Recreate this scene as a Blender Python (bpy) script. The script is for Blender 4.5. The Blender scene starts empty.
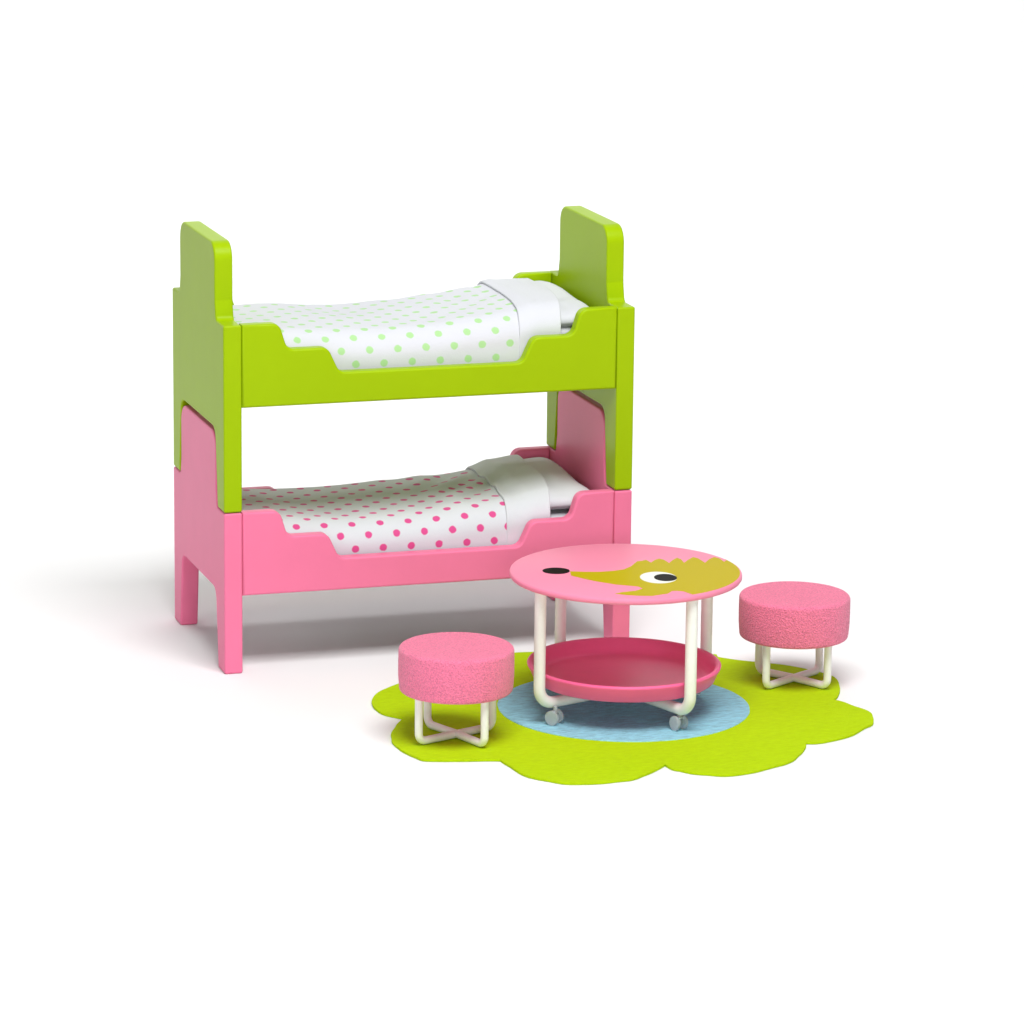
import bpy, bmesh, math, random
from mathutils import Vector, Matrix, noise
random.seed(4)
PI = math.pi
S = bpy.context.scene
C = S.collection

# ------------------------------------------------------------------ materials
def mat(name, col, rough=.5, spec=.5, coat=0., bump=None, mottle=None, trans=0., sub=0., ior=None, sheen=0.):
    m = bpy.data.materials.new(name); m.use_nodes = True
    n = m.node_tree.nodes; l = m.node_tree.links; b = n['Principled BSDF']
    b.inputs['Base Color'].default_value = (*col, 1)
    b.inputs['Roughness'].default_value = rough
    b.inputs['Specular IOR Level'].default_value = spec
    b.inputs['Coat Weight'].default_value = coat
    b.inputs['Coat Roughness'].default_value = .25
    b.inputs['Transmission Weight'].default_value = trans
    b.inputs['Sheen Weight'].default_value = sheen
    if ior: b.inputs['IOR'].default_value = ior
    if sub:
        b.inputs['Subsurface Weight'].default_value = sub
        b.inputs['Subsurface Radius'].default_value = (.05, .03, .03)
        b.inputs['Subsurface Scale'].default_value = 1
    tc = n.new('ShaderNodeTexCoord')
    if mottle:                       # (scale, (sx,sy,sz), strength): wear/fibre colour variation
        mp = n.new('ShaderNodeMapping'); mp.inputs['Scale'].default_value = mottle[1]
        nz = n.new('ShaderNodeTexNoise'); nz.inputs['Scale'].default_value = mottle[0]; nz.inputs['Detail'].default_value = 5
        nz.inputs['Roughness'].default_value = .65
        l.new(tc.outputs['Object'], mp.inputs['Vector']); l.new(mp.outputs['Vector'], nz.inputs['Vector'])
        mr = n.new('ShaderNodeMapRange'); mr.inputs['From Min'].default_value = .3; mr.inputs['From Max'].default_value = .7
        mr.inputs['To Min'].default_value = 1-mottle[2]; mr.inputs['To Max'].default_value = 1+mottle[2]*.6
        l.new(nz.outputs['Fac'], mr.inputs['Value'])
        hs = n.new('ShaderNodeHueSaturation'); hs.inputs['Color'].default_value = (*col, 1)
        l.new(mr.outputs['Result'], hs.inputs['Value']); l.new(hs.outputs['Color'], b.inputs['Base Color'])
    if bump:                         # (scale, (sx,sy,sz), strength, distance)
        mp = n.new('ShaderNodeMapping'); mp.inputs['Scale'].default_value = bump[1]
        nz = n.new('ShaderNodeTexNoise'); nz.inputs['Scale'].default_value = bump[0]; nz.inputs['Detail'].default_value = 4
        nz.inputs['Roughness'].default_value = .6
        l.new(tc.outputs['Object'], mp.inputs['Vector']); l.new(mp.outputs['Vector'], nz.inputs['Vector'])
        bp = n.new('ShaderNodeBump'); bp.inputs['Strength'].default_value = bump[2]; bp.inputs['Distance'].default_value = bump[3]
        l.new(nz.outputs['Fac'], bp.inputs['Height']); l.new(bp.outputs['Normal'], b.inputs['Normal'])
    return m

def foam_mat(name, col):
    m = mat(name, col, .95, .15, sheen=.25)
    n = m.node_tree.nodes; l = m.node_tree.links; b = n['Principled BSDF']
    tc = n.new('ShaderNodeTexCoord')
    v = n.new('ShaderNodeTexVoronoi'); v.inputs['Scale'].default_value = 135; v.feature = 'F1'
    l.new(tc.outputs['Object'], v.inputs['Vector'])
    nz = n.new('ShaderNodeTexNoise'); nz.inputs['Scale'].default_value = 110; nz.inputs['Detail'].default_value = 4
    l.new(tc.outputs['Object'], nz.inputs['Vector'])
    fine = n.new('ShaderNodeTexNoise'); fine.inputs['Scale'].default_value = 150; fine.inputs['Detail'].default_value = 1
    l.new(tc.outputs['Object'], fine.inputs['Vector'])
    ad = n.new('ShaderNodeMath'); ad.operation = 'ADD'
    l.new(v.outputs['Distance'], ad.inputs[0]); l.new(fine.outputs['Fac'], ad.inputs[1])
    bp = n.new('ShaderNodeBump'); bp.inputs['Strength'].default_value = .8; bp.inputs['Distance'].default_value = .0055
    l.new(ad.outputs[0], bp.inputs['Height']); l.new(bp.outputs['Normal'], b.inputs['Normal'])
    mr = n.new('ShaderNodeMapRange'); mr.inputs['From Min'].default_value = .32; mr.inputs['From Max'].default_value = .62
    mr.inputs['To Min'].default_value = .80; mr.inputs['To Max'].default_value = 1.05
    l.new(fine.outputs['Fac'], mr.inputs['Value'])
    hs = n.new('ShaderNodeHueSaturation'); hs.inputs['Color'].default_value = (*col, 1)
    l.new(mr.outputs['Result'], hs.inputs['Value']); l.new(hs.outputs['Color'], b.inputs['Base Color'])
    return m

def fabric_mat(name, dot=None, base=(.645, .655, .695), sx=.137, sy=.13, rad=.0180):
    m = mat(name, base, .9, .1, sheen=.2)
    n = m.node_tree.nodes; l = m.node_tree.links; b = n['Principled BSDF']
    tc = n.new('ShaderNodeTexCoord')
    wv = n.new('ShaderNodeTexNoise'); wv.inputs['Scale'].default_value = 140; wv.inputs['Detail'].default_value = 2
    l.new(tc.outputs['Object'], wv.inputs['Vector'])
    bp = n.new('ShaderNodeBump'); bp.inputs['Strength'].default_value = .25; bp.inputs['Distance'].default_value = .003
    l.new(wv.outputs['Fac'], bp.inputs['Height']); l.new(bp.outputs['Normal'], b.inputs['Normal'])
    if dot:
        def M(op, a, c=None, d=None):
            q = n.new('ShaderNodeMath'); q.operation = op
            for i, t in enumerate((a, c, d)):
                if t is None: continue
                if isinstance(t, (int, float)): q.inputs[i].default_value = t
                else: l.new(t, q.inputs[i])
            return q.outputs[0]
        wob = n.new('ShaderNodeTexNoise'); wob.inputs['Scale'].default_value = 60; wob.inputs['Detail'].default_value = 1
        l.new(tc.outputs['Object'], wob.inputs['Vector'])
        sp = n.new('ShaderNodeSeparateXYZ'); l.new(tc.outputs['UV'], sp.inputs[0])
        U, V = sp.outputs[0], sp.outputs[1]
        ds = []
        for ox, oy in ((0, 0), (sx/2, sy/2)):
            fx = M('SUBTRACT', M('MULTIPLY', M('FRACT', M('DIVIDE', M('ADD', U, ox), sx)), sx), sx/2)
            fy = M('SUBTRACT', M('MULTIPLY', M('FRACT', M('DIVIDE', M('ADD', V, oy), sy)), sy), sy/2)
            ds.append(M('SQRT', M('ADD', M('MULTIPLY', fx, fx), M('MULTIPLY', fy, fy))))
        d = M('MINIMUM', ds[0], ds[1])
        d = M('ADD', d, M('MULTIPLY', M('SUBTRACT', wob.outputs['Fac'], .5), .006))
        mr = n.new('ShaderNodeMapRange'); mr.interpolation_type = 'SMOOTHSTEP'
        mr.inputs['From Min'].default_value = rad-.003; mr.inputs['From Max'].default_value = rad+.003
        l.new(d, mr.inputs['Value'])
        mx = n.new('ShaderNodeMix'); mx.data_type = 'RGBA'
        l.new(mr.outputs['Result'], mx.inputs[0])
        mx.inputs[6].default_value = (*dot, 1); mx.inputs[7].default_value = (*base, 1)
        l.new(mx.outputs[2], b.inputs['Base Color'])
    return m

GREEN = mat('green_lacquer', (.335, .505, .001), .36, .10, bump=(5, (1, 1, 1), .06, .01), mottle=(3, (1, 1, 1), .03))
PINK = mat('pink_lacquer', (.87, .20, .355), .36, .10, bump=(5, (1, 1, 1), .06, .01), mottle=(3, (1, 1, 1), .03))
TOPPINK = mat('pink_tabletop', (.92, .27, .41), .42, .08, bump=(9, (1, 1, 1), .04, .006))
OCHRE = mat('ochre_print', (.50, .395, .001), .45, .04)
BLACK = mat('black_print', (.006, .004, .004), .45, .03)
WHITEP = mat('white_print', (.83, .84, .78), .42, .05)
TRAY = mat('deep_pink_plastic', (.98, .15, .35), .38, .2, mottle=(6, (1, 1, 1), .04), bump=(30, (1, 1, 1), .05, .004))
CREAM = mat('cream_enamel', (.93, .91, .88), .36, .35, bump=(40, (1, 1, 1), .08, .003), mottle=(14, (1, 1, 1), .05))
FOAM = foam_mat('pink_foam', (.94, .22, .37))
DOTP = fabric_mat('pink_dot_cotton', (.68, .08, .27))
DOTG = fabric_mat('green_dot_cotton', (.40, .66, .30))
COTTON = fabric_mat('white_cotton')
RUGG = mat('green_felt', (.46, .66, .003), .95, .1, mottle=(26, (1, 3.5, 1), .10), bump=(60, (1, 2.5, 1), .5, .008))
RUGB = mat('blue_felt', (.41, .83, .99), .95, .1, mottle=(22, (1, 4.0, 1), .28), bump=(30, (1, 4, 1), 1., .022))
CLEAR = mat('clear_plastic', (.90, .94, .95), .22, .5, trans=.65, ior=1.4)
FLOORM = mat('white_paper', (.88, .88, .88), .85, .1)
NEUTRAL = mat('neutral_base_grey', (.27, .25, .23), .8, .2, mottle=(30, (1, 1, 1), .15))  # made-up grey for an unseen base, keeps pink bounce out of the shadow

# ------------------------------------------------------------------ helpers
def link(name, me, m, parent=None):
    o = bpy.data.objects.new(name, me); C.objects.link(o)
    if m: me.materials.append(m)
    if parent: o.parent = parent
    return o

def finish(bm, name, m, parent=None, angle=35, wn=False):
    bmesh.ops.recalc_face_normals(bm, faces=bm.faces[:])
    me = bpy.data.meshes.new(name); bm.to_mesh(me); bm.free()
    for p in me.polygons: p.use_smooth = True
    me.set_sharp_from_angle(angle=math.radians(angle))
    o = link(name, me, m, parent)
    if wn:
        w = o.modifiers.new('wn', 'WEIGHTED_NORMAL'); w.keep_sharp = True; w.weight = 80
    return o

def thing(name, label, cat, loc=(0, 0, 0), rz=0, group=None):
    o = bpy.data.objects.new(name, None); C.objects.link(o)
    o.location = loc; o.rotation_euler = (0, 0, rz); o.empty_display_size = .1
    tag(o, label, cat, group); return o

def tag(o, label, cat, group=None):
    o['label'] = label; o['category'] = cat
    if group: o['group'] = group

def fillet(pts, n=7):
    """pts = (a, b, radius): closed polygon with rounded corners"""
    out = []; N = len(pts)
    for i in range(N):
        P = Vector(pts[i][:2]); r = pts[i][2]
        A = Vector(pts[i-1][:2]); B = Vector(pts[(i+1) % N][:2])
        if r <= 0: out.append(P); continue
        u = (A-P).normalized(); v = (B-P).normalized()
        ang = u.angle(v)
        d = r/math.tan(ang/2); d = min(d, (A-P).length*.49, (B-P).length*.49)
        r = d*math.tan(ang/2)
        c = P+(u+v).normalized()*(r/math.sin(ang/2))
        s = P+u*d-c; e = P+v*d-c
        for k in range(n+1):
            t = k/n; w = (s*math.sin((1-t)*(PI-ang))+e*math.sin(t*(PI-ang)))/math.sin(PI-ang)
            out.append(c+w)
    return out

def prism(poly, axis, lo, hi, bev, name, m, parent, segs=3):
    """extrude a rounded polygon along an axis and bevel the rims of its two faces"""
    bm = bmesh.new()
    def P(a, b, c):
        return {'x': (c, a, b), 'y': (a, c, b), 'z': (a, b, c)}[axis]
    f0 = bm.faces.new([bm.verts.new(P(a, b, lo)) for a, b in poly])
    r = bmesh.ops.extrude_face_region(bm, geom=[f0])
    d = Vector(P(0, 0, hi-lo))
    vs = [g for g in r['geom'] if isinstance(g, bmesh.types.BMVert)]
    bmesh.ops.translate(bm, verts=vs, vec=d)
    bmesh.ops.recalc_face_normals(bm, faces=bm.faces[:])
    caps = [f for f in bm.faces if len(f.verts) == len(poly)]
    edges = list({e for f in caps for e in f.edges})
    if bev: bmesh.ops.bevel(bm, geom=edges, offset=bev, segments=segs, affect='EDGES', profile=.5, clamp_overlap=True)
    return finish(bm, name, m, parent, 40, True)

def lathe(prof, name, m, parent, seg=128):
    bm = bmesh.new(); rings = []
    for r, z in prof:
        if r < 1e-6: rings.append([bm.verts.new((0, 0, z))])
        else: rings.append([bm.verts.new((r*math.cos(2*PI*k/seg), r*math.sin(2*PI*k/seg), z)) for k in range(seg)])
    for a, b in zip(rings, rings[1:]):
        for k in range(seg):
            k2 = (k+1) % seg
            if len(a) == 1 and len(b) == 1: continue
            if len(a) == 1: bm.faces.new((a[0], b[k], b[k2]))
            elif len(b) == 1: bm.faces.new((a[k], a[k2], b[0]))
            else: bm.faces.new((a[k], a[k2], b[k2], b[k]))
    return finish(bm, name, m, parent, 50)

def tube(path, r, name, m, parent, seg=20):
    bm = bmesh.new(); pts = [Vector(p) for p in path]; rings = []
    T0 = (pts[1]-pts[0]).normalized()
    N = T0.orthogonal().normalized()
    for i, p in enumerate(pts):
        T = ((pts[i+1]-p) if i == 0 else (p-pts[i-1]) if i == len(pts)-1 else (pts[i+1]-pts[i-1])).normalized()
        N = (N-T*N.dot(T)).normalized(); B = T.cross(N)
        rings.append([bm.verts.new(p+(N*math.cos(2*PI*k/seg)+B*math.sin(2*PI*k/seg))*r) for k in range(seg)])
    for a, b in zip(rings, rings[1:]):
        for k in range(seg): bm.faces.new((a[k], a[(k+1) % seg], b[(k+1) % seg], b[k]))
    bm.faces.new(rings[0][::-1]); bm.faces.new(rings[-1])
    return finish(bm, name, m, parent, 50)

# ------------------------------------------------------------------ setting: one white seamless sheet, floor curving up behind
def make_floor():
    bm = bmesh.new(); prof = [(-30, 0), (9, 0)]
    R = 4
    for k in range(1, 25):
        a = k/24*PI/2; prof.append((9+R*math.sin(a), R-R*math.cos(a)))
    prof.append((13, 12))
    prev = None
    for y, z in prof:
        cur = [bm.verts.new((x, y, z)) for x in (-28, 34)]
        if prev: bm.faces.new((prev[0], prev[1], cur[1], cur[0]))
        prev = cur
    o = finish(bm, 'floor', FLOORM, None, 60); o['kind'] = 'structure'
make_floor()

# ------------------------------------------------------------------ beds
L, T, D = 2.0, .0875, 1.0723
RT = .068                       # rail thickness
def end_panel(par, x0, x1, cut_h, top_h, head_h, m):
    b0, b1, a = .136, .168, .172
    P = [(0, 0, .012), (b0, 0, .012), (b1, cut_h-.11, .05), (b1+.012, cut_h, .085),
         (D-b1-.012, cut_h, .085), (D-b1, cut_h-.11, .05), (D-b0, 0, .012), (D, 0, .012),
         (D, top_h, .010), (D-a+.02, top_h, .03), (D-a, top_h+.09, .04), (D-a, top_h+head_h, .085),
         (a, top_h+head_h, .085), (a, top_h+.09, .04), (a-.02, top_h, .03), (0, top_h, .010)]
    return prism(fillet(P), 'x', x0, x1, .0125, 'end_panel', m, par)

def side_rail(par, y0, y1, bot, top, m):
    g = .0004
    st = [(T+g, 0, 0), (.268, 0, .05), (.306, -.124, .045), (.500, -.124, .05), (.556, -.244, .045)]
    P = [(x, top+z, r) for x, z, r in st] + [(L-x, top+z, r) for x, z, r in reversed(st)]
    P += [(L-T-g, bot, 0), (T+g, bot, 0)]
    return prism(fillet(P), 'y', y0, y1, .0125, 'side_rail', m, par)

def bed(label, z, cut, bot, top, head, m, base):
    t = thing('toy_bed', label, 'toy bed', (0, 0, z), 0, 'stacked wooden toy beds')
    end_panel(t, 0, T, cut, top, head, m); end_panel(t, L-T, L, cut, top, head, m)
    side_rail(t, .002, RT, bot, top, m); side_rail(t, D-RT, D-.002, bot, top, m)
    bb = [(T+.002, RT+.001, 0), (L-T-.002, RT+.001, 0), (L-T-.002, D-RT-.001, 0), (T+.002, D-RT-.001, 0)]
    prism([Vector(p[:2]) for p in bb], 'z', bot+.006, bot+.035, .002, 'bed_base', base, t, 1)
    return t

P2 = .7725
bed('pink wooden toy bed standing on the white floor under the green one', 0, .372, .3733, P2, .352, PINK, NEUTRAL)
bed('lime green wooden toy bed stacked on top of the pink one', P2+.003, .370, .4935, .8878-.003, .360, GREEN, GREEN)

# bedding; zb is the height of the rail top of the bed it lies in
def sm(a, b, x):
    t = max(0, min(1, (x-a)/(b-a))); return t*t*(3-2*t)

Y0, Y1 = .083, D-.083
def top_z(x, seed):
    """height of the duvet's top, relative to the rail top"""
    K = ((0, -.088), (.3, -.088), (.68, -.102), (1.04, -.092), (1.24, -.070), (1.45, -.054), (1.56, -.028), (1.70, -.014), (2, -.012))
    for (a, za), (b, zb_) in zip(K, K[1:]):
        if x <= b: z = za+(zb_-za)*sm(a, b, x); break
    if seed > 3: z += .022-.012*sm(1.5, 1.7, x)      # the upper cover is stuffed a little fuller
    z += .003*math.sin(x*7+seed)
    return z

def section(x, seed, grow=0., amp=1., n=96, crease=1.):
    """outline of the cover across the bed at x: front hem, over the top, back hem, with arc length"""
    zt = top_z(x, seed)+grow; zb = -.335
    y0, y1 = Y0-grow*.4, Y1+grow*.4
    r = .105; pts = []
    # dense path: up the front, round, across, round, down
    path = [(y0, zb), (y0, zt-r*1.15)]
    for k in range(1, 13):
        a = PI/2*k/12; path.append((y0+r*1.25*(1-math.cos(a)), zt-r*1.15+r*1.15*math.sin(a)))
    path.append((y1-r*1.25, zt))
    for k in range(1, 13):
        a = PI/2*k/12; path.append((y1-r*1.25+r*1.25*math.sin(a), zt-r*1.15*(1-math.cos(a))))
    path.append((y1, zb))
    ls = [0]
    for p, q in zip(path, path[1:]): ls.append(ls[-1]+math.hypot(q[0]-p[0], q[1]-p[1]))
    tot = ls[-1]; j = 0
    for i in range(n+1):
        s = tot*i/n
        while j < len(ls)-2 and ls[j+1] < s: j += 1
        f = (s-ls[j])/max(1e-9, ls[j+1]-ls[j])
        y = path[j][0]+(path[j+1][0]-path[j][0])*f; z = path[j][1]+(path[j+1][1]-path[j][1])*f
        ty, tz = path[j+1][0]-path[j][0], path[j+1][1]-path[j][1]
        q = math.hypot(ty, tz) or 1; ny, nz = -tz/q, ty/q
        flat = nz*nz                       # folds live on the top, the sides hang smooth
        w = noise.noise(Vector((x*2.6+seed, s*2.6, seed*3)))*.012
        w += noise.noise(Vector((x*7.0+seed, s*4.0+x*4, seed*5)))*.0035
        cr = sm(1.0, 1.30, x)*(1-sm(1.42, 1.62, x))
        w += crease*cr*.007*math.sin((s*1.0-x*1.1)*30+seed)*sm(.40, .62, s)*(1-sm(.85, 1.05, s))
        w *= amp*min(1, i/8, (n-i)/8)*(.35+.65*flat)
        pts.append((y+ny*w, z+nz*w, s))
    return pts

def sheet(name, xs, seed, grow, m, parent, zb, slant=None, thick=.012, foot=False, head=False, amp=1., crease=1.):
    bm = bmesh.new(); uvl = bm.loops.layers.uv.new('UVMap'); G = []; UV = {}
    n = 96
    for ix, x in enumerate(xs):
        row = []
        g = grow
        if foot: g -= .035*(1-min(1, (x-xs[0])/.06))**2
        if head == 'round': g -= .016*(1-min(1, (xs[-1]-x)/.018))**2
        cache = {}
        def sec_at(q):
            k = math.floor(q/.004)
            for kk in (k, k+1):
                if kk not in cache: cache[kk] = section(kk*.004, seed, g, amp, n, crease)
            f = q/.004-k
            return lambda i: tuple(cache[k][i][c]*(1-f)+cache[k+1][i][c]*f for c in range(3))
        sec = section(x, seed, g, amp, n, crease)
        for i, (y, z, s) in enumerate(sec):
            xx = x
            if slant:
                xx = slant(ix/(len(xs)-1), (y-Y0)/(Y1-Y0), x)
                y, z, s = sec_at(xx)(i)
            v = bm.verts.new((xx, y, z+zb)); UV[v] = (xx+.03, s+.021); row.append(v)
        G.append(row)
    for a, b in zip(G, G[1:]):
        for i in range(n):
            f = bm.faces.new((a[i], b[i], b[i+1], a[i+1]))
            for lp in f.loops: lp[uvl].uv = UV[lp.vert]
    me = bpy.data.meshes.new(name); 
    bmesh.ops.recalc_face_normals(bm, faces=bm.faces[:])
    # outward = up at the middle of the top
    f = min(bm.faces, key=lambda f: -f.calc_center_median().z)
    if f.normal.z < 0: bmesh.ops.reverse_faces(bm, faces=bm.faces[:])
    bm.to_mesh(me); bm.free()
    for p in me.polygons: p.use_smooth = True
    o = link(name, me, m, parent)
    md = o.modifiers.new('thickness', 'SOLIDIFY'); md.thickness = thick; md.offset = -1
    bv = o.modifiers.new('soft', 'BEVEL'); bv.width = thick*.45; bv.segments = 2; bv.limit_method = 'ANGLE'; bv.angle_limit = math.radians(50)
    return o

def bedding(zb, seed, dotm, who, xb, xe, crease):
    # mattress
    P = [(T+.006, RT+.070), (L-T-.006, RT+.070), (L-T-.006, D-RT-.070), (T+.006, D-RT-.070)]
    poly = fillet([(a, b, .04) for a, b in P])
    mt = prism([Vector(p) for p in poly], 'z', zb-.345, zb-(.132 if who == 'pink' else .108), .045, 'mattress', COTTON, None, 4)
    tag(mt, 'thin white mattress lying in the '+who+' bed under the dotted duvet', 'mattress', 'doll mattresses')
    # duvet
    xs = [T+.012+(xb+.02-T-.012)*k/150 for k in range(151)]
    dv = sheet('duvet', xs, seed, 0., dotm, None, zb, foot=True, crease=crease, slant=lambda f, v, x: x+sm(.8, 1, f)*(.05*v*.9+.02*math.sin(v*PI)))
    tag(dv, {'pink': 'white duvet with deep pink polka dots tucked into the pink bed',
             'green': 'white duvet with pale green polka dots tucked into the green bed'}[who], 'duvet', 'polka dot doll duvets')
    # folded-over plain band
    def sl(f, v, x):
        left = xb+.05*v+.025*math.sin(v*PI); right = xe+.09*v+.03*math.sin(v*PI)
        return left+(right-left)*f
    xs = [xb+(xe+.05-xb)*k/40 for k in range(41)]
    sheet('turned_down_hem', xs, seed, .0135, COTTON, dv, zb, slant=sl, thick=.013, amp=1., crease=crease)
    # pillow: closed puffy cushion
    bm = bmesh.new(); nx, ny = 30, 60; top = {}; bot = {}
    x0, x1, y0, y1 = 1.50, 1.892, .115, .965
    zc = zb-.082
    def pil(u, v):
        e = (1-abs(2*u-1)**6)**.55*(1-abs(2*v-1)**4.5)**.55 if 0 < u < 1 and 0 < v < 1 else 0
        return e
    for i in range(nx+1):
        for j in range(ny+1):
            u, v = i/nx, j/ny
            e = pil(u, v); x = x0+(x1-x0)*u; y = y0+(y1-y0)*v
            # sides pull in between the corners
            x -= (.012*math.sin(v*PI))*(u*2-1); y -= (.010*math.sin(u*PI))*(v*2-1)
            w = noise.noise(Vector((x*7+seed, y*5, seed)))*.014*e+noise.noise(Vector((x*18+seed, y*9, seed)))*.004*e
            rise = .018*sm(.15, .8, v)
            top[i, j] = bm.verts.new((x, y, zc+.060*e+w+rise))
            if 0 < i < nx and 0 < j < ny: bot[i, j] = bm.verts.new((x, y, zc-.050*e+rise*.3))
            else: bot[i, j] = top[i, j]
    for i in range(nx):
        for j in range(ny):
            bm.faces.new((top[i, j], top[i+1, j], top[i+1, j+1], top[i, j+1]))
            vs = [bot[i, j+1], bot[i+1, j+1], bot[i+1, j], bot[i, j]]
            if len(set(vs)) == 4:
                try: bm.faces.new(vs)
                except ValueError: pass
    pl = finish(bm, 'pillow', COTTON, None, 80)
    tag(pl, 'plain white pillow at the head of the '+who+' bed', 'pillow', 'plain white doll pillows')

bedding(P2, 1.3, DOTP, 'pink', 1.402, 1.62, 1.)
bedding(P2+.8878, 4.1, DOTG, 'green', 1.455, 1.66, .25)

# ------------------------------------------------------------------ rug
RUGZ = .012
OUT = [(0.531, -0.659), (0.52, -0.759), (0.529, -0.847), (0.557, -0.896), (0.598, -0.949), (0.546, -1.036), (0.494, -1.138), (0.459, -1.244), (0.447, -1.337), (0.456, -1.451), (0.485, -1.554), (0.508, -1.599), (0.574, -1.624), (0.658, -1.646), (0.765, -1.666), (0.828, -1.682), (0.837, -1.755), (0.848, -1.85), (0.871, -1.948), (0.926, -2.015), (0.983, -2.075), (1.047, -2.099), (1.14, -2.116), (1.219, -2.106), (1.295, -2.096), (1.384, -2.035), (1.455, -1.976), (1.497, -1.933), (1.506, -1.997), (1.532, -2.027), (1.57, -2.075), (1.629, -2.113), (1.694, -2.146), (1.773, -2.143), (1.855, -2.118), (1.95, -2.073), (2.037, -2.026), (2.121, -1.93), (2.184, -1.835), (2.21, -1.769), (2.25, -1.78), (2.326, -1.767), (2.441, -1.716), (2.554, -1.613), (2.608, -1.569), (2.653, -1.464), (2.672, -1.376), (2.64, -1.282), (2.621, -1.208), (2.587, -1.147), (2.631, -1.098), (2.691, -0.973), (2.727, -0.857), (2.733, -0.769), (2.688, -0.666), (2.607, -0.553), (2.532, -0.488), (2.414, -0.401), (2.335, -0.316),
       (2.345,-0.27),(2.31,-0.25),(2.25,-0.17),(2.17,-0.115),(2.06,-0.09),(1.94,-0.10),(1.80,-0.13),(1.73,-0.16),(1.69,-0.10),(1.62,-0.045),(1.53,-0.012),(1.44,0.0),(1.34,-0.01),(1.22,-0.05),(1.12,-0.12),(1.06,-0.20),(1.03,-0.28),(0.96,-0.27),(0.85,-0.31),(0.718,-0.40),(0.62,-0.49),(0.56,-0.58)]
def make_rug():
    t = thing('rug', 'lime green felt rug cut as a flower with a pale blue round centre', 'rug', (1.6, -1.06, 0))
    # smooth the traced outline, keep the notches between petals
    pts = [Vector((x-1.6, y+1.06)) for x, y in OUT]; N = len(pts); out = []
    for i in range(N):
        p0, p1, p2, p3 = pts[i-1], pts[i], pts[(i+1) % N], pts[(i+2) % N]
        def corner(a, b, c): return (b-a).angle(c-b) > math.radians(48)
        m1 = Vector((0, 0)) if corner(p0, p1, p2) else (p2-p0)*.5
        m2 = Vector((0, 0)) if corner(p1, p2, p3) else (p3-p1)*.5
        for k in range(4):
            s = k/4
            q = p1*(2*s**3-3*s*s+1)+m1*(s**3-2*s*s+s)+p2*(-2*s**3+3*s*s)+m2*(s**3-s*s)
            out.append(q+q.normalized()*noise.noise(Vector((q.x*14, q.y*14, 2)))*.004)
    o = prism(out, 'z', .0008, RUGZ, .003, 'petal_mat', RUGG, t, 2)
    R = .5711; circ = [Vector((.017+R*math.cos(2*PI*k/160)+.002*noise.noise(Vector((k*.3, 1, 1))), .0345+(R+.002*noise.noise(Vector((k*.35, 5, 1))))*math.sin(2*PI*k/160))) for k in range(160)]
    prism(circ, 'z', RUGZ-.002, RUGZ+.0035, .001, 'round_centre', RUGB, t, 1)
make_rug()
ZR = RUGZ+.0035

# ------------------------------------------------------------------ table
def u_frame_leg(a, R, r, ztop, zbar, bend, par, m):
    """vertical leg at angle a, radius R, bending inward to the cross bar"""
    cx, cy = math.cos(a), math.sin(a); path = [(R*cx, R*cy, ztop-(ztop-zbar-bend)*k/4) for k in range(5)]
    for k in range(1, 13):
        q = PI/2*k/12; rr = R-bend*(1-math.cos(q)); path.append((rr*cx, rr*cy, zbar+bend*(1-math.sin(q))))
    path.append(((R-bend*1.15)*cx, (R-bend*1.15)*cy, zbar))
    tube(path, r, 'leg', m, par)

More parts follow.
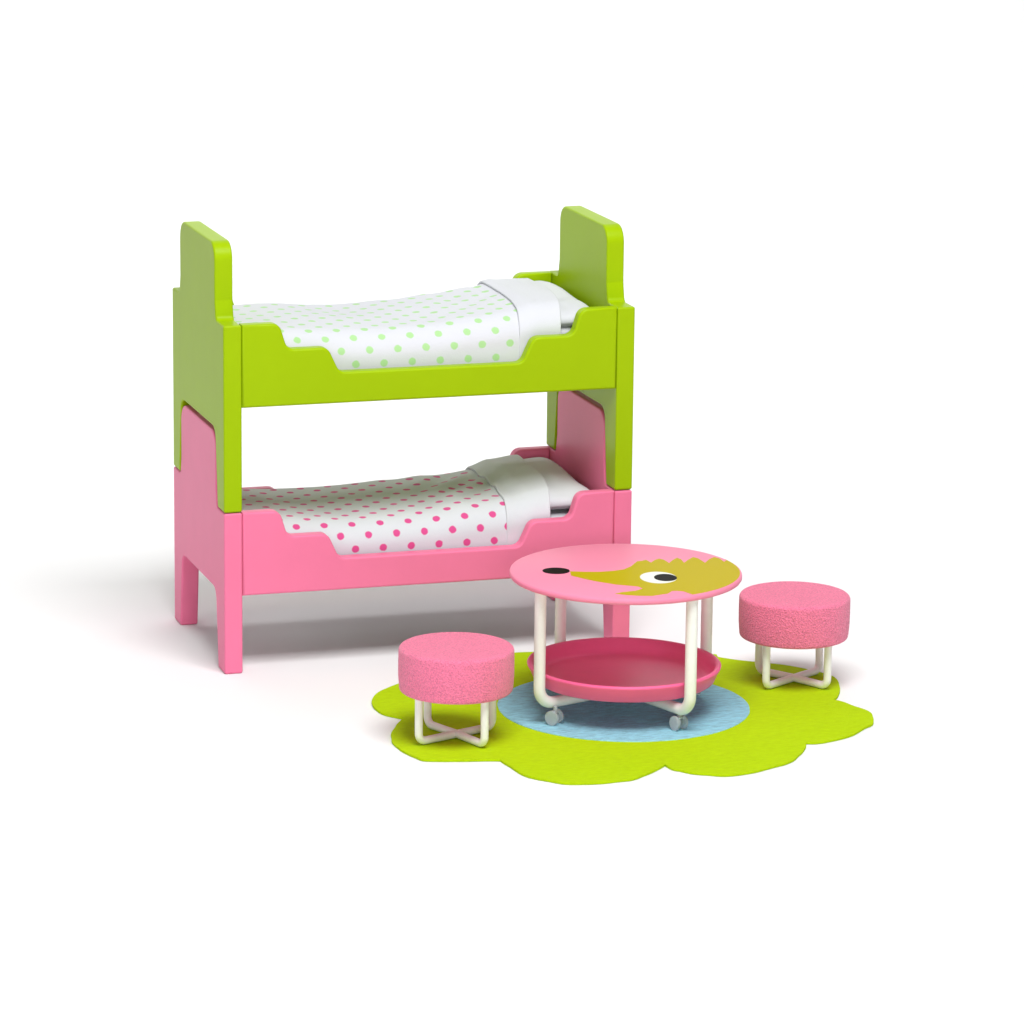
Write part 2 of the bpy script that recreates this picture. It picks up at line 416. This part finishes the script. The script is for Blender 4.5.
TX, TY, TZ = 1.6131-.0126, -1.0235-.048, .6489+.0127
tb = thing('toy_table', 'round pink toy table on casters with a crocodile print and a deep pink tray', 'toy table', (TX, TY, ZR))
zt = TZ-ZR
TR = .5222
lathe([(0, zt-.030), (TR-.012, zt-.030), (TR-.004, zt-.027), (TR, zt-.021), (TR, zt-.009), (TR-.003, zt-.003), (TR-.009, zt), (0, zt)], 'tabletop', TOPPINK, tb, 160)
top = [o for o in tb.children if o.name.startswith('tabletop')][0]
CAM = dict(f=4074.9416, cx=308.3617, cy=448.7947, yaw=.2542, pitch=.2137, X=-4.2584, Y=-17.945, Z=5.0854)
CROC = [(-0.2482, 0.0428), (-0.1858, 0.0171), (-0.1206, 0.0002), (-0.0537, 0.0021), (-0.001, 0.0174), (0.0478, 0.0629), (0.105, 0.1456), (0.1301, 0.149), (0.154, 0.1625), (0.1584, 0.1064), (0.1936, 0.1522), (0.2189, 0.1693), (0.2333, 0.142), (0.2349, 0.0788), (0.2729, 0.1317), (0.3034, 0.1633), (0.3113, 0.1316), (0.302, 0.0654), (0.3389, 0.1147), (0.3785, 0.1577), (0.3927, 0.1303), (0.3942, 0.0415), (0.4347, 0.0997), (0.4712, 0.1337), (0.4854, 0.1064), (0.4842, 0.0378), (0.5081, 0.0648), (0.5053, 0.084), (0.508, 0.0655), (0.51, 0.047), (0.5114, 0.0284), (0.5121, 0.0098), (0.5121, -0.0088), (0.5115, -0.0274), (0.5101, -0.046), (0.5081, -0.0646), (0.5054, -0.083), (0.5021, -0.1013), (0.4981, -0.1195), (0.4934, -0.1376), (0.4881, -0.1554), (0.4821, -0.1731), (0.4755, -0.1905), (0.4682, -0.2077), (0.4603, -0.2246), (0.4519, -0.2412), (0.4428, -0.2574), (0.4331, -0.2734), (0.4229, -0.2889), (0.4121, -0.3041), (0.4008, -0.3189), (0.3889, -0.3333), (0.3765, -0.3472), (0.3637, -0.3607), (0.3503, -0.3737), (0.3365, -0.3862), (0.3222, -0.3982), (0.3075, -0.4096), (0.2924, -0.4205), (0.2769, -0.4309), (0.2611, -0.4407), (0.2449, -0.4499), (0.2283, -0.4585), (0.2115, -0.4665), (0.1944, -0.4739), (0.177, -0.4806), (0.1594, -0.4868), (0.1416, -0.4922), (0.1238, -0.4322), (0.0988, -0.4109), (0.0762, -0.4088), (0.0436, -0.4483), (0.0078, -0.4575), (-0.0387, -0.4711), (-0.097, -0.4524), (-0.1361, -0.4313), (-0.1833, -0.3934), (-0.1454, -0.3774), (-0.0818, -0.3679), (-0.0346, -0.3393), (-0.043, -0.2962), (-0.0726, -0.2736), (-0.1257, -0.2375), (-0.1593, -0.1987), (-0.1962, -0.1553), (-0.233, -0.0967), (-0.2676, -0.0307)]
EYE = {'white': (0.0968, -0.1686, 0.0818, 0.1057), 'pupil': (0.1262, -0.18, 0.0509, 0.0647), 'nostril': (-0.3063, 0.0674, 0.0611, 0.0562)}
def flat(poly, z0, z1, name, m, par): return prism([Vector(p) for p in poly], 'z', z0, z1, 0, name, m, par)
def flat(poly, z0, z1, name, m, par):
    bm = bmesh.new(); f = bm.faces.new([bm.verts.new((x, y, z0)) for x, y in poly])
    r = bmesh.ops.extrude_face_region(bm, geom=[f])
    bmesh.ops.translate(bm, verts=[g for g in r['geom'] if isinstance(g, bmesh.types.BMVert)], vec=(0, 0, z1-z0))
    return finish(bm, name, m, par, 30)
flat(CROC, zt-.001, zt+.0012, 'crocodile_print', OCHRE, top)
def ell(cx, cy, ra, rb, rot=0, n=64):
    return [(cx+ra*math.cos(2*PI*k/n)*math.cos(rot)-rb*math.sin(2*PI*k/n)*math.sin(rot), cy+ra*math.cos(2*PI*k/n)*math.sin(rot)+rb*math.sin(2*PI*k/n)*math.cos(rot)) for k in range(n)]
YAW = -.2542
flat(ell(*EYE['white'], YAW), zt-.001, zt+.0022, 'eye_white', WHITEP, top)
flat(ell(*EYE['pupil'], YAW), zt-.001, zt+.0032, 'pupil', BLACK, top)
flat(ell(*EYE['nostril'], YAW), zt-.001, zt+.0022, 'nostril', BLACK, top)
RL = .4765; AB = math.radians(19.1); rl = .0265; zbar = .095
for k in range(4): u_frame_leg(AB+k*PI/2, RL, rl, zt-.031, zbar, .075, tb, CREAM)
for k in range(2):
    a = AB+k*PI/2; q = RL-.08
    dz = -.004*k
    tube([(-q*math.cos(a), -q*math.sin(a), zbar), (0, 0, zbar+dz), (q*math.cos(a), q*math.sin(a), zbar)], rl*.96, 'cross_bar', CREAM, tb)
lathe([(0, .138), (.375, .138), (.396, .141), (.409, .150), (.424, .185), (.437, .208), (.438, .215), (.435, .220), (.427, .222), (.417, .219), (.411, .212),
       (.400, .185), (.390, .168), (.376, .158), (.36, .155), (0, .155)], 'tray', TRAY, tb, 160)
for k in range(4):
    a = AB+k*PI/2; R = RL-.078
    cs = bpy.data.objects.new('caster', None)
    # caster housing: stem and two cheeks
    bm = bmesh.new()
    def cyl(r, depth, M, seg=32, b=.003):
        g = bmesh.ops.create_cone(bm, cap_ends=True, segments=seg, radius1=r, radius2=r, depth=depth, matrix=M)
    cyl(.009, .03, Matrix.Translation((0, 0, .070)))
    for s in (-1, 1):
        cyl(.024, .006, Matrix.Translation((.012*s, .006, .040)) @ Matrix.Rotation(PI/2, 4, 'Y'))
    g = bmesh.ops.create_cube(bm, size=1, matrix=Matrix.Translation((0, 0, .059)) @ Matrix.Diagonal((.030, .026, .008, 1)))
    hb = finish(bm, 'caster', CLEAR, tb, 40)
    hb.location = (R*math.cos(a), R*math.sin(a)-(.034 if k == 2 else .014), 0); hb.rotation_euler = (0, 0, [0.3, 1.4, .75, .35][k])
    bm = bmesh.new()
    for s in (-1, 1):
        cyl(.033, .013, Matrix.Translation((.0235*s, .006, .0335)) @ Matrix.Rotation(PI/2, 4, 'Y'), 48)
    bmesh.ops.bevel(bm, geom=[e for e in bm.edges if e.calc_face_angle(0) > 1], offset=.003, segments=2, affect='EDGES')
    cyl(.006, .05, Matrix.Translation((0, .006, .0335)) @ Matrix.Rotation(PI/2, 4, 'Y'), 20)
    wh = finish(bm, 'wheel', CLEAR, hb, 40)

# ------------------------------------------------------------------ stools
def stool(label, x, y, a0, R, first):
    t = thing('stool', label, 'stool', (x, y, ZS), 0, 'pink foam stools on the rug')
    H = .4340-ZS; h0 = .232-ZS; r = .2555; prof = [(0, h0), (r-.02, h0)]
    for k in range(1, 7): q = PI/2*k/6; prof.append((r-.020+.016*math.sin(q), h0+.016*(1-math.cos(q))))
    prof += [(r, h0+.07), (r+.0005, h0+.12)]
    for k in range(0, 9): q = PI/2*k/8; prof.append((r-.020+.020*math.cos(q), H-.020+.020*math.sin(q)))
    prof += [(r-.08, H+.001), (0, H+.002)]
    s = lathe(prof, 'seat', FOAM, t, 160)
    me = s.data
    for v in me.vertices:
        rr = math.hypot(v.co.x, v.co.y)
        if rr > .1:
            w = 1+.006*noise.noise(Vector((v.co.x*9+x*7, v.co.y*9, v.co.z*9)))
            v.co.x *= w; v.co.y *= w
    rl = .0178; zb = rl
    for k in range(4): u_frame_leg(a0+k*PI/2, R, rl, h0+.004, zb, .036, t, CREAM)
    for k in range(2):
        a = a0+k*PI/2; q = R-.04
        tube([(-q*math.cos(a), -q*math.sin(a), zb), (0, 0, zb+.003*k), (q*math.cos(a), q*math.sin(a), zb)], rl*.97, 'cross_bar', CREAM, t)
    return t
ZS = RUGZ+.0005
stool('pink foam stool on the rug petals left of the round table', .7472-.013, -1.2703-.05, math.radians(21.3), .2054, True)
stool('pink foam stool on the rug petals right of the round table', 2.5266-.013, -.7753-.05, math.radians(31.1), .2001, False)

# ------------------------------------------------------------------ camera
cd = bpy.data.cameras.new('Camera'); cam = bpy.data.objects.new('Camera', cd); C.objects.link(cam); S.camera = cam
y, p = CAM['yaw'], CAM['pitch']
fw = Vector((math.sin(y)*math.cos(p), math.cos(y)*math.cos(p), -math.sin(p)))
rt = Vector((math.cos(y), -math.sin(y), 0)); up = rt.cross(fw)
M = Matrix((rt, up, -fw)).transposed().to_4x4(); M.translation = (CAM['X'], CAM['Y'], CAM['Z'])
cam.matrix_world = M
cd.sensor_width = 36; cd.lens = CAM['f']/1024*36
cd.shift_x = (512-CAM['cx'])/1024; cd.shift_y = (CAM['cy']-512)/1024
cd.clip_start = .1; cd.clip_end = 200

# ------------------------------------------------------------------ light: studio softboxes and added fills
w = bpy.data.worlds.new('World'); S.world = w; w.use_nodes = True
w.node_tree.nodes['Background'].inputs['Color'].default_value = (1, 1, 1, 1)
w.node_tree.nodes['Background'].inputs['Strength'].default_value = .18
def softbox(name, loc, target, sx, sy, power, col=(1, 1, 1)):
    ld = bpy.data.lights.new(name, 'AREA'); ld.shape = 'RECTANGLE'; ld.size = sx; ld.size_y = sy; ld.energy = power; ld.color = col
    o = bpy.data.objects.new(name, ld); C.objects.link(o); o.location = loc
    o.rotation_euler = (Vector(target)-Vector(loc)).to_track_quat('-Z', 'Y').to_euler()
softbox('key_softbox', (0.9, -6.2, 11.2), (1.2, 0, 0), 6.5, 5, 1510)
softbox('backdrop_softbox', (3, 5.5, 9), (4, 12, 2), 18, 4, 1000)
softbox('front_fill', (-3.6, -20, 4.6), (1.4, -.5, .6), 4, 3, 690)  # added fill behind the camera, brightens the tray and front faces
softbox('left_fill', (-11, -3.5, 6.5), (0, 0, .8), 4, 3, 150)  # added fill, lifts the outer left panels of the beds

S.view_settings.view_transform = 'Standard'; S.view_settings.look = 'None'
S.view_settings.exposure = 0; S.view_settings.gamma = 1
S.render.engine = 'CYCLES'
S.cycles.max_bounces = 10; S.cycles.diffuse_bounces = 3
S.render.resolution_x = 1024; S.render.resolution_y = 1024
